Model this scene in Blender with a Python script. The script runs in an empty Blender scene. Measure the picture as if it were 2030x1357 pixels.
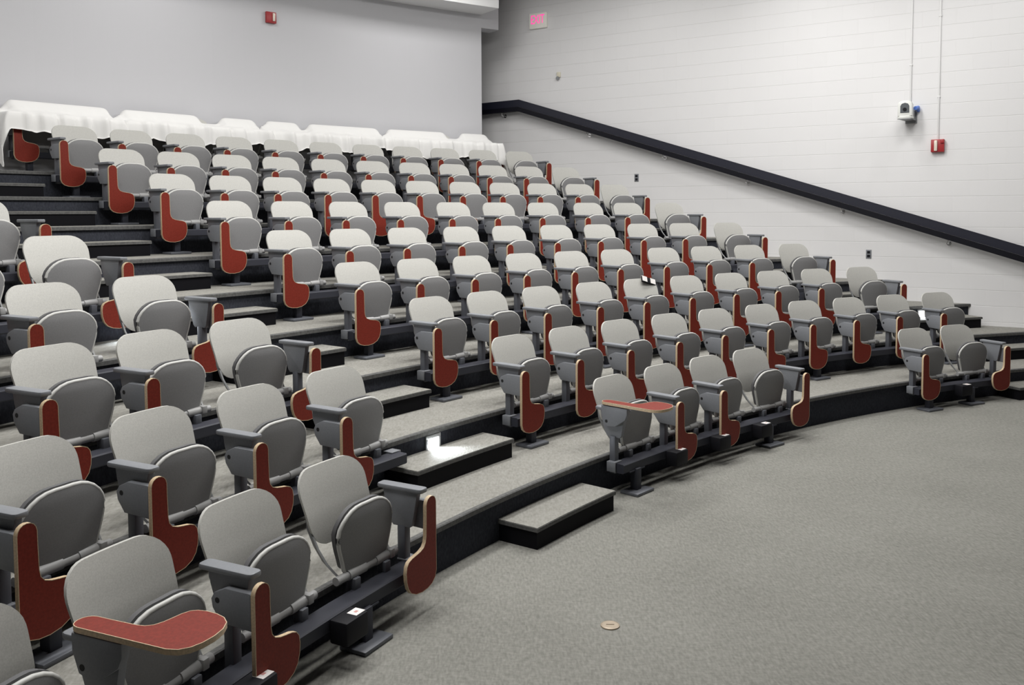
import bpy, bmesh, math, random
from mathutils import Vector, Matrix
random.seed(7)
sc = bpy.context.scene
COL = sc.collection
sin, cos, pi = math.sin, math.cos, math.pi

# ------------------------------------------------------------------ layout
F_PX, VH, HC = 1773.71, 421.04, 2.0517
PITCH, ROLL = 0.05527, -0.004754
CX, CY = 9.9931, -1.6125                 # common centre of the curved rows
R1, D, H, E0 = 12.4987, 0.76252, 0.27791, -0.1526
WA = 1.00527                             # direction of the side wall
WN = Vector((cos(WA), sin(WA), 0)); WT = Vector((-sin(WA), cos(WA), 0))
WOFF, LOFF = 13.05, -5.1                 # right wall, left wall offsets along WN
CEIL = 5.95
RB = 19.5                                # back wall radius
C0 = CX*WN.x + CY*WN.y
PHI = math.atan2(WN.x, WN.y)
def rad(k): return R1 + (k-1)*D          # radius of the back tops of row k
def riser(k): return R1 + (k-2)*D + E0   # radius of the riser in front of tier k
def tz(k): return (k-1)*H
def P(r, th, z=0.0): return Vector((CX + r*sin(th), CY + r*cos(th), z))
def th_at_wall(r, off): return PHI - math.acos(max(-1, min(1, (off - C0)/r)))
def wallpt(al, z, d=0.0):                # point on the right wall, d metres out into the room
    p = WN*(WOFF-d) + WT*al; return Vector((p.x, p.y, z))

# ------------------------------------------------------------------ materials
def new_mat(name):
    m = bpy.data.materials.new(name); m.use_nodes = True
    nt = m.node_tree; b = nt.nodes['Principled BSDF']
    return m, nt, b
def plain(name, col, rough=0.5, metal=0.0, noise=0.0, nscale=60.0, bump=0.0, bscale=200.0, spec=0.5):
    m, nt, b = new_mat(name)
    b.inputs['Roughness'].default_value = rough; b.inputs['Metallic'].default_value = metal
    b.inputs['Specular IOR Level'].default_value = spec
    b.inputs['Base Color'].default_value = (*col, 1)
    if noise or bump: tc = nt.nodes.new('ShaderNodeTexCoord')
    if noise:
        n = nt.nodes.new('ShaderNodeTexNoise'); n.inputs['Scale'].default_value = nscale; n.inputs['Detail'].default_value = 3
        r = nt.nodes.new('ShaderNodeValToRGB')
        r.color_ramp.elements[0].position = .35; r.color_ramp.elements[1].position = .65
        r.color_ramp.elements[0].color = (*[c*(1-noise) for c in col], 1); r.color_ramp.elements[1].color = (*[min(1, c*(1+noise)) for c in col], 1)
        nt.links.new(tc.outputs['Object'], n.inputs['Vector']); nt.links.new(n.outputs['Fac'], r.inputs['Fac']); nt.links.new(r.outputs['Color'], b.inputs['Base Color'])
    if bump:
        n2 = nt.nodes.new('ShaderNodeTexNoise'); n2.inputs['Scale'].default_value = bscale
        bp = nt.nodes.new('ShaderNodeBump'); bp.inputs['Strength'].default_value = bump; bp.inputs['Distance'].default_value = .01
        nt.links.new(tc.outputs['Object'], n2.inputs['Vector']); nt.links.new(n2.outputs['Fac'], bp.inputs['Height']); nt.links.new(bp.outputs['Normal'], b.inputs['Normal'])
    return m
def emit(name, col, strength):
    m, nt, b = new_mat(name)
    b.inputs['Base Color'].default_value = (*col, 1)
    b.inputs['Emission Color'].default_value = (*col, 1); b.inputs['Emission Strength'].default_value = strength
    return m
def carpet(name, c1, c2, scale):
    m, nt, b = new_mat(name)
    b.inputs['Roughness'].default_value = .95; b.inputs['Specular IOR Level'].default_value = .1
    tc = nt.nodes.new('ShaderNodeTexCoord'); mp = nt.nodes.new('ShaderNodeMapping')
    mp.inputs['Rotation'].default_value = (0, 0, .45); mp.inputs['Scale'].default_value = (scale, scale*2.4, scale)
    nt.links.new(tc.outputs['Object'], mp.inputs['Vector'])
    n = nt.nodes.new('ShaderNodeTexNoise'); n.inputs['Scale'].default_value = 1; n.inputs['Detail'].default_value = 4; n.inputs['Roughness'].default_value = .7
    nt.links.new(mp.outputs['Vector'], n.inputs['Vector'])
    n2 = nt.nodes.new('ShaderNodeTexNoise'); n2.inputs['Scale'].default_value = 1.3; n2.inputs['Detail'].default_value = 5
    nt.links.new(tc.outputs['Object'], n2.inputs['Vector'])
    # straight weave across the other way
    mp2 = nt.nodes.new('ShaderNodeMapping'); mp2.inputs['Rotation'].default_value = (0, 0, .45); mp2.inputs['Scale'].default_value = (scale*3, scale*.8, scale)
    nt.links.new(tc.outputs['Object'], mp2.inputs['Vector'])
    n3 = nt.nodes.new('ShaderNodeTexNoise'); n3.inputs['Scale'].default_value = 1; n3.inputs['Detail'].default_value = 2
    nt.links.new(mp2.outputs['Vector'], n3.inputs['Vector'])
    a = nt.nodes.new('ShaderNodeMath'); a.operation = 'ADD'; nt.links.new(n.outputs['Fac'], a.inputs[0]); nt.links.new(n3.outputs['Fac'], a.inputs[1])
    a2 = nt.nodes.new('ShaderNodeMath'); a2.operation = 'MULTIPLY_ADD'; nt.links.new(n2.outputs['Fac'], a2.inputs[0]); a2.inputs[1].default_value = .5; nt.links.new(a.outputs[0], a2.inputs[2])
    r = nt.nodes.new('ShaderNodeMapRange'); r.inputs['From Min'].default_value = .85; r.inputs['From Max'].default_value = 1.65
    nt.links.new(a2.outputs[0], r.inputs['Value'])
    mx = nt.nodes.new('ShaderNodeMix'); mx.data_type = 'RGBA'; mx.inputs['A'].default_value = (*c1, 1); mx.inputs['B'].default_value = (*c2, 1)
    nt.links.new(r.outputs['Result'], mx.inputs['Factor']); nt.links.new(mx.outputs['Result'], b.inputs['Base Color'])
    bp = nt.nodes.new('ShaderNodeBump'); bp.inputs['Strength'].default_value = .35; bp.inputs['Distance'].default_value = .006
    nt.links.new(a.outputs[0], bp.inputs['Height']); nt.links.new(bp.outputs['Normal'], b.inputs['Normal'])
    return m
def block_wall(name, col):
    m, nt, b = new_mat(name)
    b.inputs['Roughness'].default_value = .45; b.inputs['Specular IOR Level'].default_value = .35
    tc = nt.nodes.new('ShaderNodeTexCoord'); sp = nt.nodes.new('ShaderNodeSeparateXYZ'); cb = nt.nodes.new('ShaderNodeCombineXYZ')
    nt.links.new(tc.outputs['Object'], sp.inputs[0]); nt.links.new(sp.outputs['X'], cb.inputs['X']); nt.links.new(sp.outputs['Z'], cb.inputs['Y'])
    br = nt.nodes.new('ShaderNodeTexBrick'); br.inputs['Scale'].default_value = 1
    br.inputs['Brick Width'].default_value = .4064; br.inputs['Row Height'].default_value = .2032
    br.inputs['Mortar Size'].default_value = .0042; br.inputs['Mortar Smooth'].default_value = .35
    br.offset = .5
    c = Vector(col)
    br.inputs['Color1'].default_value = (*c, 1); br.inputs['Color2'].default_value = (*(c*.985), 1); br.inputs['Mortar'].default_value = (*(c*.985), 1)
    nt.links.new(cb.outputs[0], br.inputs['Vector']); nt.links.new(br.outputs['Color'], b.inputs['Base Color'])
    bd = nt.nodes.new('ShaderNodeTexBrick'); bd.inputs['Scale'].default_value = 1; bd.inputs['Brick Width'].default_value = 200; bd.inputs['Row Height'].default_value = .2032
    bd.inputs['Mortar Size'].default_value = .005; bd.inputs['Mortar Smooth'].default_value = .4; nt.links.new(cb.outputs[0], bd.inputs['Vector'])
    hm_ = nt.nodes.new('ShaderNodeMath'); hm_.operation = 'MULTIPLY_ADD'; hm_.inputs[1].default_value = .22
    nt.links.new(br.outputs['Fac'], hm_.inputs[0]); nt.links.new(bd.outputs['Fac'], hm_.inputs[2])
    n = nt.nodes.new('ShaderNodeTexNoise'); n.inputs['Scale'].default_value = 90; nt.links.new(tc.outputs['Object'], n.inputs['Vector'])
    s = nt.nodes.new('ShaderNodeMath'); s.operation = 'MULTIPLY_ADD'; s.inputs[1].default_value = -1.0
    nt.links.new(hm_.outputs[0], s.inputs[0])
    s2 = nt.nodes.new('ShaderNodeMath'); s2.operation = 'MULTIPLY'; s2.inputs[1].default_value = .12; nt.links.new(n.outputs['Fac'], s2.inputs[0]); nt.links.new(s2.outputs[0], s.inputs[2])
    bp = nt.nodes.new('ShaderNodeBump'); bp.inputs['Strength'].default_value = .5; bp.inputs['Distance'].default_value = .006
    nt.links.new(s.outputs[0], bp.inputs['Height']); nt.links.new(bp.outputs['Normal'], b.inputs['Normal'])
    return m

M = dict(
 shell=plain('back_plastic', (.50, .495, .465), .5, noise=.07, nscale=160, bump=.05, bscale=500),
 pan=plain('seat_plastic', (.24, .24, .245), .5, spec=.3, noise=.05, nscale=160),
 tube=plain('hinge_plastic', (.36, .36, .36), .45),
 rim=plain('lit_rim_plastic', (.56, .56, .54), .45),  # paler than the pan: overhead light on the edge put into the colour
 pad=plain('seat_pad_plastic', (.10, .10, .105), .6),
 arm=plain('arm_plastic', (.205, .215, .235), .5, noise=.04, nscale=120),
 hole=plain('dark_hole', (.012, .012, .014), .7),
 metal=plain('grey_painted_steel', (.115, .122, .14), .45),
 beam=plain('dark_painted_steel', (.036, .038, .050), .55, spec=.3),
 black=plain('black_plastic', (.008, .008, .011), .6, spec=.2),
 bracket=plain('bracket_steel', (.20, .205, .21), .4),
 red=plain('red_laminate', (.20, .027, .017), .5, spec=.2, noise=.12, nscale=90),
 edge=plain('plywood_edge', (.60, .46, .30), .5, noise=.12, nscale=120),
 label=plain('white_label', (.85, .82, .80), .5),
 labelmark=plain('label_print', (.60, .30, .28), .5),
 carpet=carpet('grey_carpet', (.165, .164, .148), (.295, .292, .268), 26),
 tread=carpet('tread_carpet', (.21, .205, .185), (.33, .325, .30), 26),
 nosing=plain('tread_nosing', (.10, .10, .098), .8, noise=.2, nscale=50),
 riser=carpet('riser_carpet', (.027, .029, .038), (.056, .060, .074), 40),
 stepside=plain('black_step_side', (.004, .004, .006), .7, spec=.15),
 block=block_wall('painted_block', (.80, .795, .80)),
 paint=plain('smooth_wall_paint', (.62, .62, .645), .6, bump=.05, bscale=120),
 white=plain('white_paint', (.80, .80, .80), .5),
 ceil=plain('ceiling_tile', (.30, .30, .30), .8),
 dark=plain('low_bounce_wall', (.10, .10, .11), .8),  # dark tone given to the unseen walls to cut bounced light
 navy=plain('navy_board', (.011, .012, .024), .45, noise=.2, nscale=200),
 navyd=plain('navy_rail', (.004, .004, .008), .45, spec=.25),
 chrome=plain('chrome', (.75, .75, .75), .25, 1.0),
 cloth=plain('white_cotton', (.86, .855, .84), .9, bump=.08, bscale=300),
 sred=plain('alarm_red', (.38, .03, .035), .4),
 lens=plain('strobe_lens', (.80, .72, .62), .2),
 camw=plain('camera_white', (.78, .79, .76), .35),
 camd=plain('camera_window', (.10, .11, .12), .2),
 camg=plain('bracket_grey', (.25, .26, .27), .5),
 blue=plain('blue_plug', (.12, .25, .75), .4),
 exitface=emit('sign_cream', (.80, .78, .72), .10),
 exitlet=emit('exit_letters', (1.0, .06, .36), .85),
 steplens=emit('step_light_lens', (.9, .95, 1.0), 14),
 steel=plain('brushed_plate', (.55, .56, .58), .35, .6),
 brass=plain('floor_cover_plate', (.40, .33, .25), .45, .3),
 cream=plain('cream_plastic', (.72, .68, .55), .5),
)

# ------------------------------------------------------------------ mesh helpers
def add_grid(bm, rows, mi=0, close_u=False):
    vs = [[bm.verts.new(p) for p in r] for r in rows]
    n = len(vs[0])
    for i in range(len(vs)-1):
        for j in range(n if close_u else n-1):
            a, b_, c, d = vs[i][j], vs[i][(j+1) % n], vs[i+1][(j+1) % n], vs[i+1][j]
            try: f = bm.faces.new((a, b_, c, d)); f.material_index = mi
            except ValueError: pass
    return vs
def add_prism(bm, pts, vec, mi=0, side_mi=None, bevel=0.0, seg=2):
    """closed polygon pts (3D) swept by vec"""
    vec = Vector(vec)
    a = [bm.verts.new(Vector(p)) for p in pts]; b_ = [bm.verts.new(Vector(p)+vec) for p in pts]
    n = len(pts); faces = []
    f1 = bm.faces.new(a); f2 = bm.faces.new(b_[::-1]); f1.material_index = f2.material_index = mi
    faces += [f1, f2]
    for i in range(n):
        f = bm.faces.new((a[(i+1) % n], a[i], b_[i], b_[(i+1) % n])); f.material_index = mi if side_mi is None else side_mi
        faces.append(f)
    bmesh.ops.recalc_face_normals(bm, faces=faces)
    if bevel:
        es = set(f1.edges) | set(f2.edges)
        bmesh.ops.bevel(bm, geom=list(es), offset=bevel, segments=seg, affect='EDGES', profile=.5, material=-1)
def add_box(bm, x0, x1, y0, y1, z0, z1, mi=0, bevel=0.0):
    vs = [bm.verts.new((x, y, z)) for x in (x0, x1) for y in (y0, y1) for z in (z0, z1)]
    fs = [(0,1,3,2),(4,6,7,5),(0,4,5,1),(2,3,7,6),(0,2,6,4),(1,5,7,3)]
    faces = [bm.faces.new([vs[i] for i in f]) for f in fs]
    for f in faces: f.material_index = mi
    bmesh.ops.recalc_face_normals(bm, faces=faces)
    if bevel:
        es = set(e for f in faces for e in f.edges)
        bmesh.ops.bevel(bm, geom=list(es), offset=bevel, segments=2, affect='EDGES', profile=.5)
def add_tube(bm, pts, r, n=10, mi=0, cap=True):
    pts = [Vector(p) for p in pts]; rings = []
    up = Vector((0, 0, 1))
    for i, p in enumerate(pts):
        t = (pts[min(i+1, len(pts)-1)] - pts[max(i-1, 0)]).normalized()
        s = t.cross(up)
        if s.length < 1e-3: s = t.cross(Vector((1, 0, 0)))
        s.normalize(); w = s.cross(t)
        rr = r[i] if isinstance(r, (list, tuple)) else r
        rings.append([p + s*rr*cos(2*pi*k/n) + w*rr*sin(2*pi*k/n) for k in range(n)])
    vs = add_grid(bm, rings, mi, close_u=True)
    if cap:
        for rg, fl in ((vs[0], True), (vs[-1], False)):
            f = bm.faces.new(rg[::-1] if fl else rg); f.material_index = mi
def add_strip(bm, pts, wvec, t, mi=0):
    """flat bar along pts; wvec half-width vector, t thickness"""
    pts = [Vector(p) for p in pts]; wvec = Vector(wvec); rings = []
    for i, p in enumerate(pts):
        tg = (pts[min(i+1, len(pts)-1)] - pts[max(i-1, 0)]).normalized()
        n = tg.cross(wvec).normalized()*t*.5
        rings.append([p+wvec+n, p-wvec+n, p-wvec-n, p+wvec-n])
    vs = add_grid(bm, rings, mi, close_u=True)
    bm.faces.new(vs[0]); bm.faces.new(vs[-1][::-1])
def mesh_of(name, bm, mats, smooth=35):
    bmesh.ops.remove_doubles(bm, verts=bm.verts, dist=1e-5)
    bmesh.ops.recalc_face_normals(bm, faces=bm.faces)
    me = bpy.data.meshes.new(name); bm.to_mesh(me); bm.free()
    for m in (mats if isinstance(mats, (list, tuple)) else [mats]): me.materials.append(m)
    if smooth:
        for p in me.polygons: p.use_smooth = True
        me.set_sharp_from_angle(angle=math.radians(smooth))
    return me
def link(name, me, parent=None, loc=None, rz=None):
    o = bpy.data.objects.new(name, me); COL.objects.link(o)
    if parent: o.parent = parent
    if loc is not None: o.location = loc
    if rz is not None: o.rotation_euler = (0, 0, rz)
    return o
def tag(o, label=None, cat=None, group=None, kind=None):
    if label: o['label'] = label
    if cat: o['category'] = cat
    if group: o['group'] = group
    if kind: o['kind'] = kind
    return o
def struct(name, bm, mats, smooth=0):
    return tag(link(name, mesh_of(name, bm, mats, smooth)), kind='structure')
ORD = ['zeroth', 'first', 'second', 'third', 'fourth', 'fifth', 'sixth', 'seventh', 'eighth', 'ninth', 'tenth', 'eleventh']

# ------------------------------------------------------------------ setting
bm = bmesh.new()
c = [WN*(LOFF-.3)+WT*(-6.3), WN*(WOFF+.3)+WT*(-6.3), WN*(WOFF+.3)+WT*13.3, WN*(LOFF-.3)+WT*13.3]
add_prism(bm, [(p.x, p.y, -.12) for p in c], (0, 0, .12)); struct('floor', bm, M['carpet'])
bm = bmesh.new(); add_prism(bm, [(p.x, p.y, CEIL) for p in c], (0, 0, .15)); struct('ceiling', bm, M['ceil'])
def wall_obj(name, off, a0, a1, mat, sgn):
    bm = bmesh.new(); add_box(bm, a0, a1, 0, .25, -.1, CEIL+.05)
    o = struct(name, bm, mat); base = WN*off
    # local X along WT, local Y outwards (sgn), Z up
    X = WT; Y = WN*sgn
    o.matrix_world = Matrix(((X.x, Y.x, 0, base.x), (X.y, Y.y, 0, base.y), (0, 0, 1, 0), (0, 0, 0, 1)))
    return o
wr = wall_obj('wall_right', WOFF, -6.2, 13, M['block'], 1)
wr.location.z = .0
wall_obj('wall_left', LOFF, -6.2, 13, M['dark'], -1)
bm = bmesh.new()
f0 = [WN*LOFF+WT*(-6.2), WN*WOFF+WT*(-6.2), WN*WOFF+WT*(-6.0), WN*LOFF+WT*(-6.0)]
add_prism(bm, [(p.x, p.y, -.1) for p in f0], (0, 0, CEIL+.15)); struct('wall_front', bm, M['dark'])
# curved back wall, free end at the corridor
TH_E = -.5673
bm = bmesh.new()
a0 = th_at_wall(RB, LOFF+.02) if abs((LOFF-C0)/RB) < 1 else -1.6
a0 = PHI - math.acos((LOFF-C0)/RB) + .002
N = 40; ths = [a0 + (TH_E-a0)*i/N for i in range(N+1)]
for i in range(N):
    q = [P(RB, ths[i], 0), P(RB, ths[i+1], 0), P(RB+.3, ths[i+1], 0), P(RB+.3, ths[i], 0)]
    add_prism(bm, q, (0, 0, CEIL+.05))
struct('wall_back', bm, M['paint'])
# soffit over the back wall and header over the corridor mouth
bm = bmesh.new()
ss = [-1.45 + (TH_E+1.45)*i/24 for i in range(25)]
for i in range(24):
    add_prism(bm, [P(18.95, ss[i], 5.28), P(18.95, ss[i+1], 5.28), P(RB+.0, ss[i+1], 5.28), P(RB+.0, ss[i], 5.28)], (0, 0, CEIL-5.28))
struct('trim_1', bm, M['white'])
bm = bmesh.new()
add_prism(bm, [P(RB+.002, TH_E, 5.07), P(RB+.002, -.5503, 5.07), P(RB+.3, -.5503, 5.07), P(RB+.3, TH_E, 5.07)], (0, 0, CEIL-5.07))
struct('trim_2', bm, M['paint'])
# unseen corridor end wall, added to stop light leaks
bm = bmesh.new()
q = [WN*(WOFF-5)+WT*12.2, WN*WOFF+WT*12.2, WN*WOFF+WT*12.4, WN*(WOFF-5)+WT*12.4]
add_prism(bm, [(p.x, p.y, 0) for p in q], (0, 0, CEIL)); struct('wall_corridor', bm, M['paint'])

# tiers
def arc(r, off_r, off_l, n=60):
    b_ = PHI - math.acos((off_r-C0)/r); a_ = PHI - math.acos(max(-1, (off_l-C0)/r))
    return [a_ + (b_-a_)*i/n for i in range(n+1)]
for k in range(2, 11):
    bm = bmesh.new()
    r0 = riser(k); r1 = riser(k+1) + .02 if k < 10 else RB + .6
    z0, z1 = tz(k-1) - .001, tz(k)
    off_l = max(LOFF, C0 - r0 + .05)
    ta = arc(r0, WOFF-.003, LOFF+.003); tn = arc(r0-.022, WOFF-.003, LOFF+.003); tb = arc(r1, WOFF-.003, LOFF+.003)
    n = len(ta)
    # riser (0), tread (1), nosing lip (2)
    add_grid(bm, [[P(r0, t, z0) for t in ta], [P(r0, t, z1-.034) for t in ta]], 0)
    add_grid(bm, [[P(r0, t, z1-.034) for t in ta], [P(r0-.022, t, z1-.034) for t in tn]], 2)
    add_grid(bm, [[P(r0-.022, t, z1-.034) for t in tn], [P(r0-.022, t, z1-.006) for t in tn], [P(r0-.016, t, z1) for t in tn]], 2)
    add_grid(bm, [[P(r0-.016, t, z1) for t in tn], [P(r0+.012, t, z1) for t in ta]], 2)
    add_grid(bm, [[P(r0+.012, t, z1) for t in ta], [P(r1, t, z1) for t in tb]], 1)
    add_grid(bm, [[P(r0, t, z0) for t in ta], [P(r1, t, z0) for t in tb]], 0)
    add_grid(bm, [[P(r1, t, z0) for t in tb], [P(r1, t, z1) for t in tb]], 0)
    struct('floor_tier', bm, [M['riser'], M['tread'], M['nosing']])

# ------------------------------------------------------------------ chairs
def outline_rows(zs, wf, yf, curve, n=12):
    rows = []
    for z in zs:
        w = wf(z)
        rows.append([(w*(2*j/n-1), yf(z) + curve(w*(2*j/n-1), z), z) for j in range(n+1)])
    return rows
def lerp_tab(tab):
    def f(z):
        for (a, va), (b_, vb) in zip(tab, tab[1:]):
            if z <= b_: return va + (vb-va)*max(0, (z-a))/(b_-a)
        return tab[-1][1]
    return f
def slab(rows, dy, bm, mi=0, rim_mi=None):
    back = [[(x, y+dy, z) for x, y, z in r] for r in rows]
    A = add_grid(bm, rows, mi); B = add_grid(bm, back, mi)
    rim = [(A[i][0], A[i+1][0], B[i+1][0], B[i][0]) for i in range(len(A)-1)] + [(A[i][-1], A[i+1][-1], B[i+1][-1], B[i][-1]) for i in range(len(A)-1)]
    rim += [(A[0][j], A[0][j+1], B[0][j+1], B[0][j]) for j in range(len(A[0])-1)] + [(A[-1][j], A[-1][j+1], B[-1][j+1], B[-1][j]) for j in range(len(A[0])-1)]
    for q in rim:
        try: f = bm.faces.new(q); f.material_index = mi if rim_mi is None else rim_mi
        except ValueError: pass
def rrect_w(z0, z1, tab, rt, rb):
    """half width at z with rounded top and bottom corners"""
    base = lerp_tab(tab)
    def f(z):
        w = base(z)
        if z > z1-rt: w -= rt*1.15*(1-math.sqrt(max(0, 1-((z-(z1-rt))/rt)**2)))
        if z < z0+rb: w -= rb*(1-math.sqrt(max(0, 1-(((z0+rb)-z)/rb)**2)))
        return max(.02, w)
    return f
def zlist(z0, z1, rt, rb, n=5):
    lo = [z0 + rb*(1-cos(pi/2*i/6)) for i in range(7)]
    hi = [z1 - rt*(1-cos(pi/2*i/7)) for i in range(8)][::-1]
    mid = [lo[-1] + (hi[0]-lo[-1])*i/n for i in range(1, n)]
    return lo + mid + hi
MESH = {}
# backrest
bm = bmesh.new()
wf = rrect_w(.418, .788, [(.41, .218), (.53, .234), (.67, .245), (.80, .243)], .105, .13)
yf = lerp_tab([(.42, -.058), (.45, -.0575), (.48, -.055), (.51, -.0505), (.54, -.044), (.58, -.033), (.62, -.019), (.66, -.005), (.70, .0095), (.74, .0255), (.78, .0425), (.81, .056)])
rows = outline_rows(zlist(.418, .788, .105, .13, 7), wf, yf, lambda x, z: -.34*x*x)
slab(rows, .013, bm); bmesh.ops.remove_doubles(bm, verts=bm.verts, dist=1e-4)
MESH['backrest'] = mesh_of('backrest', bm, M['shell'], 50)
# brackets
for s, nm in ((-1, 'bl'), (1, 'br')):
    bm = bmesh.new()
    pts = [(s*.203, -.024, .57), (s*.214, -.042, .51), (s*.221, -.088, .44), (s*.219, -.140, .375), (s*.205, -.188, .325), (s*.198, -.218, .303)]
    add_strip(bm, pts, (.004, .017, .006), .010)
    MESH[nm] = mesh_of('back_bracket', bm, M['bracket'], 40)
# seat pan, tipped up: underside shell faces the front
bm = bmesh.new()
wf = rrect_w(.310, .622, [(.30, .158), (.36, .172), (.44, .198), (.52, .215), (.63, .217)], .150, .03)
yf = lerp_tab([(.30, -.228), (.40, -.237), (.50, -.244), (.58, -.245), (.63, -.236)])
rows = outline_rows(zlist(.310, .622, .150, .03, 5), wf, yf, lambda x, z: .50*x*x)
slab(rows, .018, bm)
MESH['pan'] = mesh_of('seat_pan', bm, M['pan'], 40)
bm = bmesh.new()
ring = [r[0] for r in rows] + rows[-1][1:-1] + [r[-1] for r in rows[::-1]]
add_tube(bm, [(x*1.0, y+.009, z) for x, y, z in ring], .0105, 8)
MESH['rim'] = mesh_of('seat_rim', bm, M['rim'], 60)
bm = bmesh.new()
wf2 = rrect_w(.325, .634, [(.30, .158), (.36, .172), (.44, .200), (.52, .218), (.64, .220)], .150, .03)
rows = [[(x, y+.0235, z) for x, y, z in r] for r in outline_rows(zlist(.325, .634, .150, .03, 5), wf2, yf, lambda x, z: .50*x*x)]
slab(rows, .022, bm)
MESH['seatpad'] = mesh_of('seat_pad', bm, M['pad'], 40)
# hinge tube with stop sleeves and the two struts that carry it
bm = bmesh.new()
add_tube(bm, [(-.235, -.218, .302), (.235, -.218, .302)], .021, 14)
add_tube(bm, [(-.15, -.218, .302), (-.02, -.218, .302)], .026, 14)
add_tube(bm, [(.06, -.218, .302), (.17, -.218, .302)], .026, 14)
add_box(bm, .16, .195, -.250, -.20, .285, .33, bevel=.004)
MESH['tube'] = mesh_of('hinge_tube', bm, M['tube'], 40)
bm = bmesh.new(); add_box(bm, -.022, .022, -.26, -.205, .225, .288, bevel=.004)
MESH['strut'] = mesh_of('seat_bracket', bm, M['metal'], 40)
# arm (built for the chair's -x side; mirrored for the +x one)
def arm_meshes(s):
    d = {}
    L = lambda v: s*v
    bm = bmesh.new()   # armrest pad
    yy = [-.365, -.36, -.345, -.10, -.083, -.078]; hw = [.018, .029, .035, .035, .029, .018]
    pts = [(L(.297)+w, y, .604) for y, w in zip(yy, hw)] + [(L(.297)-w, y, .604) for y, w in list(zip(yy, hw))[::-1]]
    add_prism(bm, pts, (0, 0, .024), bevel=.006)
    d['armrest'] = mesh_of('armrest', bm, M['arm'], 40)
    bm = bmesh.new()   # inner housing plate under the pad, tapering to the post
    prof = [(-.335, .604), (-.115, .604), (-.125, .545), (-.165, .43), (-.18, .415), (-.285, .415), (-.30, .43)]
    add_prism(bm, [(L(.273), y, z) for y, z in prof], (L(.036), 0, 0), bevel=.004)
    d['arm_housing'] = mesh_of('arm_housing', bm, M['arm'], 40)
    bm = bmesh.new()
    add_box(bm, min(L(.272), L(.322)), max(L(.272), L(.322)), -.255, -.205, .15, .425, bevel=.006)
    d['arm_post'] = mesh_of('arm_post', bm, M['metal'], 40)
    # pivot box, folded and opened
    fold = [(-.165, .505), (-.172, .468), (-.215, .412), (-.372, .406), (-.376, .412), (-.376, .553), (-.370, .559), (-.240, .559), (-.182, .532)]
    openp = [(-.148, .640), (-.150, .585), (-.178, .512), (-.215, .497), (-.275, .505), (-.358, .562), (-.376, .60), (-.376, .648), (-.15, .648)]
    for nm, prof, hc in (('box_fold', fold, (-.2, .503)), ('box_open', openp, (-.196, .535))):
        bm = bmesh.new(); add_prism(bm, [(L(.311), y, z) for y, z in prof], (L(.036), 0, 0), bevel=.005)
        d[nm] = mesh_of('pivot_box', bm, M['arm'], 40)
        bm = bmesh.new()
        cpts = [(L(.3465), hc[0]+.012*cos(2*pi*i/14), hc[1]+.012*sin(2*pi*i/14)) for i in range(14)]
        add_prism(bm, cpts, (L(.0012), 0, 0)); d[nm+'_hole'] = mesh_of('pivot_hole', bm, M['hole'], 40)
    # tablet: (a along, b inwards from the outer edge)
    o2 = [(.0, .042), (.003, .027), (.011, .013), (.024, .004), (.040, 0), (.40, 0), (.436, .012), (.460, .04), (.472, .08), (.475, .13), (.467, .182), (.447, .224), (.417, .249), (.377, .262), (.335, .265), (.302, .259), (.283, .244), (.272, .215), (.267, .18), (.261, .145), (.249, .114), (.228, .097), (.20, .091), (.10, .088), (.040, .0875), (.024, .083), (.011, .074), (.003, .060)]
    for nm in ('tab_fold', 'tab_open'):
        if nm == 'tab_fold': f = lambda a, b_, t: (L(.350-b_), -.380-t, .592-a)
        else: f = lambda a, b_, t: (L(.352-b_), -.140-a*1.08, .655+t)
        T = .019
        bm = bmesh.new()
        add_prism(bm, [f(a, b_, 0) for a, b_ in o2], Vector(f(0, 0, T))-Vector(f(0, 0, 0)))
        d[nm] = mesh_of('tablet', bm, M['red'], 30)
        # edge band: thin ring around the board
        bm = bmesh.new()
        cen = (.23, .10); n = len(o2)
        def off(i, e):
            a0_, b0_ = o2[i-1]; a1_, b1_ = o2[(i+1) % n]
            tx, ty = a1_-a0_, b1_-b0_; l = math.hypot(tx, ty)
            return (o2[i][0] - (ty/l)*e, o2[i][1] + (tx/l)*e)
        ss_ = -1
        rings = []
        for e, t in ((-.002, -.0004), (.0008, -.0004), (.0008, T+.0004), (-.002, T+.0004)):
            rings.append([f(*off(i, -e), t) for i in range(n)])
        rings.append(rings[0])
        add_grid(bm, rings, 0, close_u=True)
        d[nm+'_edge'] = mesh_of('edge_band', bm, M['edge'], 40)
    return d
ARM = {-1: arm_meshes(-1), 1: arm_meshes(1)}

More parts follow.
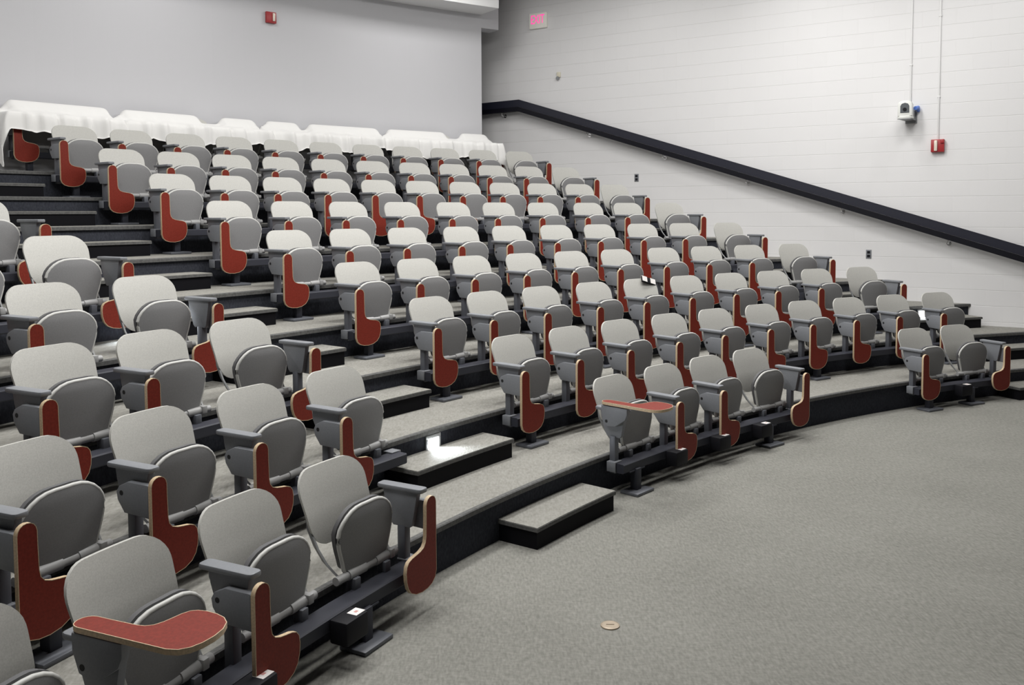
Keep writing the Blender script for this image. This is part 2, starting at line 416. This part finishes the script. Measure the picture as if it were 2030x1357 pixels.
SEATS = {
('c', 1): [-0.83, -0.7765, -0.7259, -0.6758],
('cr', 1): [-0.4733, -0.4206],
('c', 2): [-0.8535, -0.8003, -0.7479, -0.6944, -0.6424, -0.5884, -0.5375, -0.4842, -0.4315, -0.3774],
('c', 3): [-0.8657, -0.8168, -0.7661, -0.7132, -0.6637, -0.6133, -0.5632, -0.5145, -0.4635, -0.4103],
('c', 4): [-0.876, -0.8275, -0.78, -0.7314, -0.6841, -0.6365, -0.5865, -0.539, -0.4904, -0.4395],
('c', 5): [-0.8862, -0.8403, -0.7939, -0.7461, -0.7012, -0.6545, -0.6101, -0.5643, -0.5188, -0.4696],
('c', 6): [-0.8935, -0.8493, -0.8057, -0.7608, -0.7152, -0.6726, -0.6289, -0.5825, -0.5406, -0.4961],
('c', 7): [-0.9018, -0.863, -0.8252, -0.7869, -0.7483, -0.7099, -0.6705, -0.6325, -0.5954, -0.5569, -0.5201],
('c', 8): [-0.9079, -0.8717, -0.835, -0.7987, -0.761, -0.7241, -0.687, -0.6505, -0.6136, -0.5776, -0.5403],
('c', 9): [-0.9137, -0.8792, -0.8434, -0.8089, -0.7733, -0.7374, -0.7016, -0.6667, -0.6322, -0.596, -0.5599],
('c', 10): [-0.92+.034*i for i in range(11)],
('l', 1): [-1.0619, -1.1127, -1.1653, -1.2180],
('l', 2): [-0.9947, -1.0466, -1.0978, -1.149],
('l', 3): [-1.0021, -1.0506, -1.0964, -1.146],
('l', 4): [-1.014, -1.0635, -1.112],
('l', 5): [-1.025, -1.0715],
('l', 6): [-1.0345],
}
# which end seats carry their arm on the viewer's right
RIGHT_ARM = {('c', k): len(SEATS[('c', k)])-1 for k in (1, 3, 4, 5, 6, 7, 8, 9, 10)}
RIGHT_ARM[('cr', 1)] = 1
for k in (1, 3, 4, 5, 6): RIGHT_ARM[('l', k)] = 0
OPEN = {(('c', 1), 0), (('l', 1), 2)}
GROUP = 'tablet-arm seats in the curved rows'
def build_chair(side, opened):
    t = bpy.data.objects.new('auditorium_seat', None); COL.objects.link(t); t.empty_display_size = .1
    for nm, key in (('backrest', 'backrest'), ('back_bracket', 'bl'), ('back_bracket', 'br'), ('seat_pan', 'pan'), ('seat_rim', 'rim'), ('seat_pad', 'seatpad'), ('hinge_tube', 'tube')):
        link(nm, MESH[key], t)
    for x in (-.12, .12): link('seat_bracket', MESH['strut'], t, (x, 0, 0))
    A = ARM[side]; sx = '_open' if opened else '_fold'
    link('armrest', A['armrest'], t); link('arm_housing', A['arm_housing'], t); link('arm_post', A['arm_post'], t)
    b_ = link('pivot_box', A['box'+sx], t); link('pivot_hole', A['box'+sx+'_hole'], b_)
    tb = link('tablet', A['tab'+sx], t); e = link('edge_band', A['tab'+sx+'_edge'], tb); e['label'] = 'pale plywood edge'
    tb['label'] = 'opened red writing tablet' if opened else 'folded red writing tablet'
    return t
def copy_tree(o, parent=None):
    c_ = o.copy(); COL.objects.link(c_)
    if parent: c_.parent = parent
    for ch in list(o.children): copy_tree(ch, c_)
    return c_
protos = {}
def chair_label(key, i):
    b_, k = key; n = len(SEATS[key]); row = ORD[k]
    lead = 'grey tip-up seat'
    if (key, i) in OPEN:
        return 'grey tip-up seat with opened red tablet, ' + ('beside lowest aisle step, front row right block' if b_ == 'c' else 'front row left of the aisle')
    if b_ == 'cr':
        return 'grey tip-up seat by the wall in the front row, ' + ('right-hand one with outer arm' if i else 'left-hand one of the pair')
    if k == 10:
        return 'grey seat under white cloth in the top row, %s from the aisle' % ORD[i+1]
    rowt = 'front row' if k == 1 else '%s row up' % row
    if b_ == 'l':
        if i == 0: return 'grey tip-up seat at the aisle end of the %s, left block' % rowt
        return 'grey tip-up seat, %s from the aisle in the %s, left block' % (ORD[i+1], rowt)
    if i == n-1:
        if k == 1: return 'grey tip-up seat with arm on its right, end of the front row, right block'
        return 'grey tip-up seat at the wall end of the %s, right block' % rowt
    if i == 0: return 'grey tip-up seat at the aisle end of the %s, right block' % rowt
    if key == ('c', 3) and i == 4: return 'grey tip-up seat with a paper strip on its back, third row up'
    return 'grey tip-up seat, %s from the aisle in the %s, right block' % (ORD[i+1], rowt)
for key, L_ in SEATS.items():
    b_, k = key
    for i, th in enumerate(L_):
        side = 1 if RIGHT_ARM.get(key) == i else -1
        op = (key, i) in OPEN
        pk = (side, op)
        if pk not in protos:
            protos[pk] = build_chair(side, op); o = protos[pk]
        else: o = copy_tree(protos[pk])
        o.location = P(rad(k), th, tz(k)); o.rotation_euler = (0, 0, -th)
        tag(o, chair_label(key, i), 'chair', GROUP)

# ------------------------------------------------------------------ beams on pedestals
def local(k, th, x, y, z): return P(rad(k)+y, th, tz(k)+z) + Vector((cos(th), -sin(th), 0))*x
ped_bm = bmesh.new(); add_box(ped_bm, -.03, .03, -.36, -.30, .02, .18, bevel=.005)
add_box(ped_bm, -.10, .10, -.345, -.28, .160, .172, bevel=.004); PED = mesh_of('pedestal', ped_bm, M['beam'], 40)
fp = bmesh.new(); add_box(fp, -.11, .11, -.42, -.265, 0.0, .022, bevel=.006); FOOT = mesh_of('foot_plate', fp, M['metal'], 40)
ob = bmesh.new(); add_box(ob, -.075, .085, -.445, -.342, .12, .232, bevel=.012); OUT = mesh_of('outlet_box', ob, M['black'], 40)
lb = bmesh.new(); add_box(lb, .012, .078, -.430, -.375, .2321, .2332, 0); add_box(lb, .035, .055, -.410, -.395, .2332, .2336, 1); LAB = mesh_of('label_plate', lb, [M['label'], M['labelmark']], 0)
beam_proto = None
for key, L_ in SEATS.items():
    b_, k = key; n = len(L_); r = rad(k)
    lo, hi = min(L_), max(L_)
    t0 = lo - .345/r; t1 = hi + (.345 if key in RIGHT_ARM else .30)/r
    root = bpy.data.objects.new('seat_beam', None); COL.objects.link(root); root.location = P(r, (lo+hi)/2, tz(k)); root.empty_display_size = .1
    inv = root.location
    bm = bmesh.new()
    N = max(3, n*2)
    ts = [t0 + (t1-t0)*i/N for i in range(N+1)]
    sec = [(-.34, .175), (-.34, .228), (-.332, .235), (-.235, .235), (-.227, .228), (-.227, .175), (-.235, .167), (-.332, .167)]
    rings = [[P(r+y, t, tz(k)+z) - inv for y, z in sec] for t in ts]
    vs = add_grid(bm, rings, 0, close_u=True); bm.faces.new(vs[0]); bm.faces.new(vs[-1][::-1])
    link('beam', mesh_of('beam', bm, M['beam'], 40), root)
    for t in (t0, t1):
        bm = bmesh.new()
        add_box(bm, -.012, .07, -.275, -.20, .233, .244, bevel=.003); add_box(bm, -.016, -.003, -.275, -.20, .170, .244, bevel=.003)
        e = link('end_cap', mesh_of('end_cap', bm, M['arm'], 40), root); e.location = P(r, t, tz(k)) - inv; e.rotation_euler = (0, 0, -t)
        if t == t1: e.scale = (-1, 1, 1)
    order = sorted(L_)
    step = 1 if b_ == 'cr' else 3
    for j in range(0, n, step):
        t = order[j] - (.17/r)
        if b_ == 'l': t = order[n-1-j] - .17/r
        pd = link('pedestal', PED, root); pd.location = P(r, t, tz(k)) - inv; pd.rotation_euler = (0, 0, -t)
        link('foot_plate', FOOT, pd)
    if k == 1:
        for th in L_:
            t = th - .375/r
            if t < t0 + .08/r: continue
            ox = link('outlet_box', OUT, root); ox.location = P(r, t, tz(k)) - inv; ox.rotation_euler = (0, 0, -t)
            lp = link('label_plate', LAB, ox); lp['label'] = 'white sticker'
    lab = {'c': 'dark steel seat beam on pedestals along the %s, right block' % ('front row' if k == 1 else ORD[k]+' row up'),
           'cr': 'short dark steel seat beam under the two front seats by the wall',
           'l': 'dark steel seat beam on pedestals along the %s, left block' % ('front row' if k == 1 else ORD[k]+' row up')}[b_]
    tag(root, lab, 'seat beam', 'beams that carry the seats')

# ------------------------------------------------------------------ aisle steps
def step_box(k, ta, tb, label, group, depth=.285):
    """half-height step standing on tier k-1 against the riser of tier k"""
    z0 = tz(k-1); h = H*.5; r1 = riser(k)-.003; r0 = r1-depth
    root = bpy.data.objects.new('aisle_step', None); COL.objects.link(root); root.location = P(r0, (ta+tb)/2, z0); inv = root.location
    n = 6; ts = [ta + (tb-ta)*i/n for i in range(n+1)]
    def sl(zz0, zz1, e, mat, name, mats):
        bm = bmesh.new()
        t2 = [t + (-e/r0 if i == 0 else e/r0 if i == n else 0) for i, t in enumerate(ts)]
        top = [P(r0-e, t, z0+zz1)-inv for t in t2] + [P(r1, t, z0+zz1)-inv for t in t2[::-1]]
        add_prism(bm, top, (0, 0, zz0-zz1)); return link(name, mesh_of(name, bm, mats, 0), root)
    sl(0, h-.028, 0, None, 'step_body', M['stepside'])
    sl(h-.028, h-.004, .012, None, 'nosing', M['nosing'])
    sl(h-.004, h, .008, None, 'tread', M['tread'])
    tag(root, label, 'step', group); return root
LEFT_STEPS = {2: (-.9558, -.881), 3: (-.9731, -.8947), 4: (-.972, -.8995), 5: (-.984, -.9125), 6: (-.994, -.918), 7: (-1.004, -.925), 8: (-1.008, -.932), 9: (-1.011, -.938), 10: (-1.014, -.944)}
for k, (a_, b_) in LEFT_STEPS.items():
    step_box(k, a_, b_, 'black-sided carpeted half step, %s from the floor in the left aisle' % ORD[k-1], 'half steps in the left aisle')
for k in range(2, 11):
    row_end = max(SEATS[('cr', 1)] if k == 2 else SEATS[('c', k-1)])
    r = riser(k) - .28
    a_ = row_end + (.46 if k != 3 else .33)/rad(k-1)
    b_ = PHI - math.acos((WOFF-.24-C0)/r)
    step_box(k, a_, b_, 'black-sided carpeted half step, %s from the floor along the block wall' % ORD[k-1], 'half steps in the aisle by the wall')
# step lights in the risers
def step_light(k, th, label, z=.182, power=22):
    r = riser(k)
    root = bpy.data.objects.new('step_light', None); COL.objects.link(root); root.location = P(r, th, tz(k-1)+z); root.rotation_euler = (0, 0, -th)
    bm = bmesh.new()
    for (x0, x1, z0, z1) in ((-.075, .075, .03, .055), (-.075, .075, -.055, -.045), (-.075, -.058, -.045, .03), (.058, .075, -.045, .03)):
        add_box(bm, x0, x1, -.016, 0, z0, z1, bevel=.002)
    link('cover_frame', mesh_of('cover_frame', bm, M['steel'], 40), root)
    bm = bmesh.new(); add_box(bm, -.058, .058, -.007, -.002, -.045, .03); link('lens', mesh_of('lens', bm, M['steplens'], 0), root)
    tag(root, label, 'step light', 'lit step lights in the risers')
    ld = bpy.data.lights.new('step_lamp', 'SPOT'); ld.energy = power; ld.color = (.85, .92, 1); ld.spot_size = 2.2; ld.spot_blend = .8; ld.shadow_soft_size = .03
    lo = bpy.data.objects.new('step_lamp', ld); COL.objects.link(lo); lo.location = P(r-.03, th+.0, tz(k-1)+z)
    d = (P(r-.20, th, tz(k-1)+H*.5) - lo.location); lo.rotation_euler = d.to_track_quat('-Z', 'Y').to_euler()
step_light(3, -.9362, 'glowing step light above the second half step in the left aisle')
step_light(4, -.3491, 'glowing step light in the wall aisle between the last third-row seats')
step_light(6, -1.003, 'glowing step light behind the fifth-row end seat of the left block')

# ------------------------------------------------------------------ white dust covers over the top row
def drape(t0, t1, hemf, humps, label, seed, endl, endr):
    rnd = random.Random(seed); k = 10; r = rad(k)
    prof = [(.050, .42), (.046, .60), (.036, .74), (.030, .805), (.012, .826), (-.03, .815), (-.075, .765), (-.14, .705), (-.225, .668), (-.30, .652), (-.375, .645), (-.425, .618), (-.438, .56), (-.445, .48), (-.45, .40), (-.455, .30)]
    nu, nv = 110, 48
    # resample profile
    seg = [0]
    for (a, b_), (c_, d) in zip(prof, prof[1:]): seg.append(seg[-1]+math.hypot(c_-a, d-b_))
    def prof_at(s):
        for i in range(len(seg)-1):
            if s <= seg[i+1]:
                f = (s-seg[i])/(seg[i+1]-seg[i]); return (prof[i][0]+(prof[i+1][0]-prof[i][0])*f, prof[i][1]+(prof[i+1][1]-prof[i][1])*f)
        return prof[-1]
    ph = [rnd.uniform(0, 6.28) for _ in range(8)]
    W = (t1-t0)*r
    rows = []
    for i in range(nu+1):
        u = i/nu
        # arclength coordinate runs beyond the chairs at both ends and hangs down there
        s = -endl + u*(W+endl+endr)
        x = min(max(s, 0), W)
        dl, dr = max(0, -s), max(0, s-W)
        side = max(dl, dr)
        th = t0 + x/r
        # sag between backs
        g = 0
        for (a, b_) in humps:
            g = max(g, 1/(1+math.exp(max(-60, min(60, -(th-a)*r*55))))*(1/(1+math.exp(max(-60, min(60, (th-b_)*r*55))))))
        sag = (1-g)*.095
        hem = hemf(u)
        row = []
        smax = seg[-1]
        # front length limited by the hem height
        for j in range(nv+1):
            v = j/nv
            # find s range so that the front ends at z = hem
            y, z = prof_at(v*smax)
            if y < -.40 and z < hem:
                z = hem + (z-hem)*.02
            topness = max(0, min(1, (z-.60)/.2))
            z2 = z - sag*topness*(1 if y > -.10 else .6)
            front = max(0, min(1, (-y-.05)/.35))
            # folds that grow towards the hem
            fold = .045*sin(9*x + ph[0] + 3*y) + .030*sin(21*x+ph[1]-5*y) + .014*sin(43*x+ph[2])
            y2 = y - abs(fold)*front*(.35 + .65*(1-topness))
            z2 += .014*sin(8*x+ph[3]+16*y)*front + .010*sin(26*x+ph[5]-11*y)*front + .004*sin(60*x+20*y+ph[2])*front
            if -.42 < y < -.12: z2 = max(z2, .652)
            th2 = th
            if side > 0:
                # runs out over the armrest on the left, then hangs down
                ext = .13*max(0, min(1, (-y-.02)/.07)) if dl else 0
                out = min(side, ext); hang = side - out
                z2 = max(z2 - hang*.93, .10 + .05*sin(9*y+ph[4]))
                y2 += .02*sin(14*hang+ph[6])*min(1, hang*6)
                bul = (.07*(1-math.exp(-hang*9)) + .02*hang + .016*sin(20*y+ph[7])*min(1, hang*5))*(1 if dr else -1)
                th2 = th + (bul - out)/r
            row.append(P(r+y2, th2, tz(k)+z2))
        rows.append(row)
    bm = bmesh.new(); add_grid(bm, rows, 0)
    # cloth thickness
    o = link('dust_cover', mesh_of('dust_cover', bm, M['cloth'], 0))
    for p in o.data.polygons: p.use_smooth = True
    md = o.modifiers.new('thickness', 'SOLIDIFY'); md.thickness = .004
    tag(o, label, 'dust cover', 'white dust covers over the top row'); return o
S10 = SEATS[('c', 10)]
def hm(a, b_): return [(S10[i]-.25/rad(10), S10[i]+.25/rad(10)) for i in range(a, b_+1)]
w10 = .25/rad(10)
hA = hm(0, 1); hA = [(hA[0][0], hA[1][1])]
drape(S10[0]-w10*1.15, S10[1]+w10*.9, lambda u: .47-.09*u, hA, 'white dust cover over the two top-row seats nearest the aisle', 1, .75, .55)
hB = hm(2, 4); hB = [(hB[0][0], hB[1][1]-w10*.6), hB[2]]
drape(S10[2]-w10*1.0, S10[4]+w10*1.0, lambda u: .43+.04*sin(11*u+1), hB, 'white dust cover over top row, second from the aisle, with one dip', 2, .35, .75)
hC = hm(5, 7); hC = [hC[0], (hC[1][0], hC[2][1])]
drape(S10[5]-w10*.9, S10[7]+w10*1.0, lambda u: .45+.04*sin(15*u+2), hC, 'white dust cover over top row, third from the aisle, below the red wall alarm', 3, .30, .30)
hD = hm(8, 10)
drape(S10[8]-w10*1.0, S10[10]+w10*1.1, lambda u: .36+.08*sin(14*u)+.03*sin(31*u), [(hD[0][0], hD[1][1]-w10*.5), (hD[2][0], hD[2][1])], 'white dust cover over top row, nearest the wall end', 4, .25, .75)

# ------------------------------------------------------------------ things on the right wall
def on_wall(name, al, z, label, cat):
    o = bpy.data.objects.new(name, None); COL.objects.link(o)
    # local X = towards viewer's right along the wall (-WT), local Y = into the wall, Z up
    X = -WT; Y = WN; b_ = wallpt(al, z)
    o.matrix_world = Matrix(((X.x, Y.x, 0, b_.x), (X.y, Y.y, 0, b_.y), (0, 0, 1, b_.z), (0, 0, 0, 1)))
    return tag(o, label, cat)
def part(name, bm, mats, parent, smooth=40): return link(name, mesh_of(name, bm, mats, smooth), parent)
# handrail
A0, Z0, A1, Z1, A2 = .59, 1.596, 8.06, 3.955, 9.6
slope = (Z1-Z0)/(A1-A0)
root = bpy.data.objects.new('handrail', None); COL.objects.link(root); root.location = wallpt(4, Z0+slope*(4-A0)); inv = root.location
tag(root, 'long dark navy handrail sloping along the white block wall', 'handrail')
Zs = Z0 - slope*(A0+3.2)
def rail_strip(d0, d1, za, zb, mat, name, bev=.0):
    bm = bmesh.new(); rings = []
    for al, z in ((-3.2, Zs), (A1, Z1), (A2, Z1-.02)):
        rings.append([wallpt(al, z+za, d0)-inv, wallpt(al, z+za, d1)-inv, wallpt(al, z+zb, d1)-inv, wallpt(al, z+zb, d0)-inv])
    vs = add_grid(bm, rings, 0, close_u=True); bm.faces.new(vs[0]); bm.faces.new(vs[-1][::-1])
    return link(name, mesh_of(name, bm, mat, 0), root)
rail_strip(.085, .118, -.122, 0, M['navy'], 'rail_board')
rail_strip(.080, .162, -.200, -.126, M['navyd'], 'grip_rail')
for al in (-.9, .1, 1.453, 2.8, 4.148, 5.46, 6.77, 8.40):
    z = Z0+slope*(al-A0) if al < A1 else Z1
    bm = bmesh.new()
    add_tube(bm, [wallpt(al, z-.250, .004)-inv, wallpt(al, z-.250, .09)-inv, wallpt(al, z-.235, .115)-inv, wallpt(al, z-.198, .12)-inv], .009, 8)
    add_tube(bm, [wallpt(al, z-.250, .001)-inv, wallpt(al, z-.250, .008)-inv], .03, 14)
    link('rail_bracket', mesh_of('rail_bracket', bm, M['chrome'], 40), root)
# exit sign
o = on_wall('exit_sign', 7.722, 5.243, 'EXIT sign with glowing pink letters high on block wall', 'exit sign')
bm = bmesh.new(); add_box(bm, -.165, .165, -.05, -.001, -.125, .125, bevel=.008); part('sign_box', bm, M['exitface'], o)
cu = bpy.data.curves.new('t', 'FONT'); cu.body = 'EXIT'; cu.size = .185; cu.extrude = .002; cu.align_x = 'CENTER'; cu.align_y = 'CENTER'
tmp = bpy.data.objects.new('t', cu); COL.objects.link(tmp)
bpy.context.view_layer.update()
me = bpy.data.meshes.new_from_object(tmp.evaluated_get(bpy.context.evaluated_depsgraph_get()))
bpy.data.objects.remove(tmp); me.materials.clear(); me.materials.append(M['exitlet'])
xs = [v.co.x for v in me.vertices]; ys = [v.co.y for v in me.vertices]
sx = .255/(max(xs)-min(xs)); mx = (max(xs)+min(xs))/2; my = (max(ys)+min(ys))/2; sy = .142/(max(ys)-min(ys))
for v in me.vertices: v.co = ((v.co.x-mx)*sx, -.0515 - v.co.z, (v.co.y-my)*sy + .022)
lt = link('lettering', me, o); lt['label'] = 'pink EXIT letters'
# thermostat
o = on_wall('wall_sensor', 7.345, 4.30, 'small cream sensor on the block wall below the EXIT sign', 'sensor')
bm = bmesh.new(); add_box(bm, -.035, .035, -.02, -.001, -.02, .065, bevel=.005); part('sensor_body', bm, M['cream'], o)
bm = bmesh.new(); add_tube(bm, [(-.012, -.02, -.035), (-.012, -.035, -.035)], .03, 14); add_box(bm, -.03, .008, -.022, -.001, -.05, -.02); part('sensor_knob', bm, M['camg'], o)
# outlets
for al, z, lab in ((5.94, 2.592, 'grey outlet plate on block wall beside the upper rows'), (2.452, 1.456, 'grey outlet plate on block wall beside the lower rows')):
    o = on_wall('outlet_plate', al, z, lab, 'outlet'); o['group'] = 'outlet plates on the block wall'
    bm = bmesh.new(); add_box(bm, -.036, .036, -.008, -.001, -.060, .060, bevel=.003); part('cover_plate', bm, M['arm'], o)
    for zz in (-.026, .026):
        bm = bmesh.new(); add_box(bm, -.02, .02, -.0105, -.0075, zz-.018, zz+.018, bevel=.002); part('receptacle', bm, M['black'], o)
# alarm strobe and conduits
o = on_wall('alarm_strobe', 1.605, 2.903, 'red fire alarm strobe at the foot of the right conduit', 'alarm')
bm = bmesh.new(); add_box(bm, -.085, .075, -.06, -.001, -.083, .083, bevel=.006); add_box(bm, .03, .075, -.075, -.05, .03, .083, bevel=.006); part('alarm_body', bm, M['sred'], o)
bm = bmesh.new(); add_box(bm, -.045, -.005, -.085, -.058, -.07, .07, bevel=.01); part('strobe_lens', bm, M['lens'], o)
for al, zb, lab in ((1.957, 3.43, 'thin white conduit running up the wall above the camera'), (1.612, 2.986, 'thin white conduit running up the wall above the red alarm')):
    o = on_wall('conduit', al, zb, lab, 'conduit'); o['group'] = 'white conduits on the block wall'
    bm = bmesh.new(); add_box(bm, -.011, .011, -.018, -.0005, 0, CEIL-zb-.002, bevel=.002); part('raceway', bm, M['white'], o)
    bm = bmesh.new()
    for zz in (.55, 1.6): add_box(bm, -.018, .018, -.021, -.0005, zz, zz+.02, bevel=.002)
    part('conduit_clip', bm, M['white'], o)
# camera on its shelf
o = on_wall('wall_camera', 1.955, 3.375, 'white dome-window camera on grey wall shelf below a conduit', 'camera')
bm = bmesh.new(); add_prism(bm, [(x, y, -.125) for x, y in ((-.10, -.30), (.045, -.30), (.075, -.001), (-.06, -.001))], (0, 0, .012))
add_prism(bm, [(.04, -.22, -.125), (.05, -.001, -.125), (.05, -.001, .03)], (.012, 0, 0)); add_box(bm, -.06, .085, -.012, -.001, -.16, .05, bevel=.002); part('wall_shelf', bm, M['camg'], o)
bm = bmesh.new()
n = 20
rr = [(.100, -.113), (.102, -.09), (.092, -.082), (.080, -.075)]
add_grid(bm, [[(-.03+r*cos(2*pi*i/n), -.20+r*sin(2*pi*i/n), z) for i in range(n)] for r, z in rr], 0, close_u=True)
part('camera_base', bm, M['camw'], o)
bm = bmesh.new()
prof = [(-.090, -.078), (.090, -.078), (.088, .075), (.074, .105), (.035, .122), (-.035, .122), (-.074, .105), (-.088, .075)]
add_prism(bm, [(-.03+x, -.265, z) for x, z in prof], (0, .12, 0), bevel=.008); part('camera_head', bm, M['camw'], o)
bm = bmesh.new()
prof = [(-.055, -.040), (.055, -.040), (.055, .050), (.038, .080), (0, .092), (-.038, .080), (-.055, .050)]
add_prism(bm, [(-.03+x, -.268, z) for x, z in prof], (0, .004, 0)); part('camera_window', bm, M['camd'], o)
bm = bmesh.new(); add_tube(bm, [(-.03, -.274, .005), (-.03, -.262, .005)], .024, 16); part('camera_lens', bm, M['black'], o)
bm = bmesh.new(); add_tube(bm, [(.075, -.11, .03), (.095, -.05, .04), (.10, -.012, .0)], [.026, .03, .02], 10); part('cable_plug', bm, M['blue'], o)['label'] = 'blue cable plug'
# alarm on the back wall
th = -.7535; ro = bpy.data.objects.new('alarm_strobe', None); COL.objects.link(ro); ro.location = P(RB, th, 4.768); ro.rotation_euler = (0, 0, -th)
tag(ro, 'red fire alarm strobe alone on the smooth back wall', 'alarm')
bm = bmesh.new(); add_box(bm, -.075, .075, -.045, -.003, -.075, .075, bevel=.005); part('alarm_body', bm, M['sred'], ro)
bm = bmesh.new(); add_box(bm, .015, .05, -.062, -.044, -.05, .06, bevel=.006); part('strobe_lens', bm, M['lens'], ro)

# ------------------------------------------------------------------ small things
o = bpy.data.objects.new('floor_cover', None); COL.objects.link(o); o.location = (.479, 4.339, 0)
tag(o, 'round brownish floor outlet cover on the grey carpet', 'floor cover')
bm = bmesh.new(); n = 28
add_grid(bm, [[(r*cos(2*pi*i/n), r*sin(2*pi*i/n), z) for i in range(n)] for r, z in ((.048, 0), (.047, .006), (.040, .009))], 0, close_u=True); part('cover_ring', bm, M['brass'], o)
bm = bmesh.new(); bm.faces.new([bm.verts.new((.0405*cos(2*pi*i/n), .0405*sin(2*pi*i/n), .0085)) for i in range(n)])
add_box(bm, -.02, .02, -.004, .004, .0085, .011); part('cover_lid', bm, M['brass'], o)
# paper strip lying over a back
th = SEATS[('c', 3)][4]; o = bpy.data.objects.new('paper_strip', None); COL.objects.link(o)
o.location = P(rad(3)+.052, th, tz(3)) + Vector((cos(th), -sin(th), 0))*.135 + Vector((0, 0, .748)); o.rotation_euler = (-.42, .27, -th)
tag(o, 'white paper strip with a dark band lying on a seat back corner', 'paper')
bm = bmesh.new(); add_box(bm, -.105, .105, -.050, -.030, -.034, .030, bevel=.002); part('strip_body', bm, M['black'], o)
for x0, x1 in ((-.104, -.028), (.025, .104)):
    bm = bmesh.new(); add_box(bm, x0, x1, -.0515, -.0285, -.026, .0315); part('paper_panel', bm, M['label'], o)['label'] = 'white paper panel'

# ------------------------------------------------------------------ lights: ceiling panels over the seating
def area(al, off, z, sx, sy, power, col=(1, .985, .96), spread=pi):
    ld = bpy.data.lights.new('ceiling_lamp', 'AREA'); ld.shape = 'RECTANGLE'; ld.size = sx; ld.size_y = sy; ld.energy = power; ld.color = col; ld.spread = spread
    o = bpy.data.objects.new('ceiling_lamp', ld); COL.objects.link(o); p = WN*off + WT*al; o.location = (p.x, p.y, z); o.rotation_euler = (0, 0, WA+pi/2)
    return o
def panel(r, th, power, sx=1.2, sy=.6, spread=pi):
    o = area(0, 0, CEIL-.03, sx, sy, power, spread=spread); o.location = P(r, th, CEIL-.03); o.rotation_euler = (0, 0, -th)
for th in (-1.18, -1.01, -.86, -.71, -.56):
    panel(13.9, th, 82)
for th in (-1.2, -1.02, -.84, -.67, -.50):
    panel(12.2, th, 60)
for th in (-1.05, -.85, -.64):
    panel(18.0, th, 34)
for al, pw in ((-1.4, 30), (.6, 16), (3.3, 16), (5.6, 12)):
    area(al, WOFF-1.35, CEIL-.03, .4, .25, pw)
w = bpy.data.worlds.new('world'); sc.world = w; w.use_nodes = True
w.node_tree.nodes['Background'].inputs[0].default_value = (.5, .55, .65, 1); w.node_tree.nodes['Background'].inputs[1].default_value = .006

# ------------------------------------------------------------------ camera
cd = bpy.data.cameras.new('camera'); cam = bpy.data.objects.new('camera', cd); COL.objects.link(cam)
cd.sensor_fit = 'HORIZONTAL'; cd.sensor_width = 36; cd.lens = 36*F_PX/2030
vp = VH + F_PX*math.tan(PITCH)
cd.shift_y = -(678.5-vp)/2030
cd.clip_start = .05; cd.clip_end = 100
cam.matrix_world = Matrix.Translation((0, 0, HC)) @ Matrix.Rotation(pi/2-PITCH, 4, 'X') @ Matrix.Rotation(ROLL, 4, 'Z')
sc.camera = cam
vs_ = sc.view_settings; vs_.view_transform = 'Standard'; vs_.look = 'None'; vs_.gamma = 1; vs_.use_curve_mapping = False; vs_.exposure = 0.0
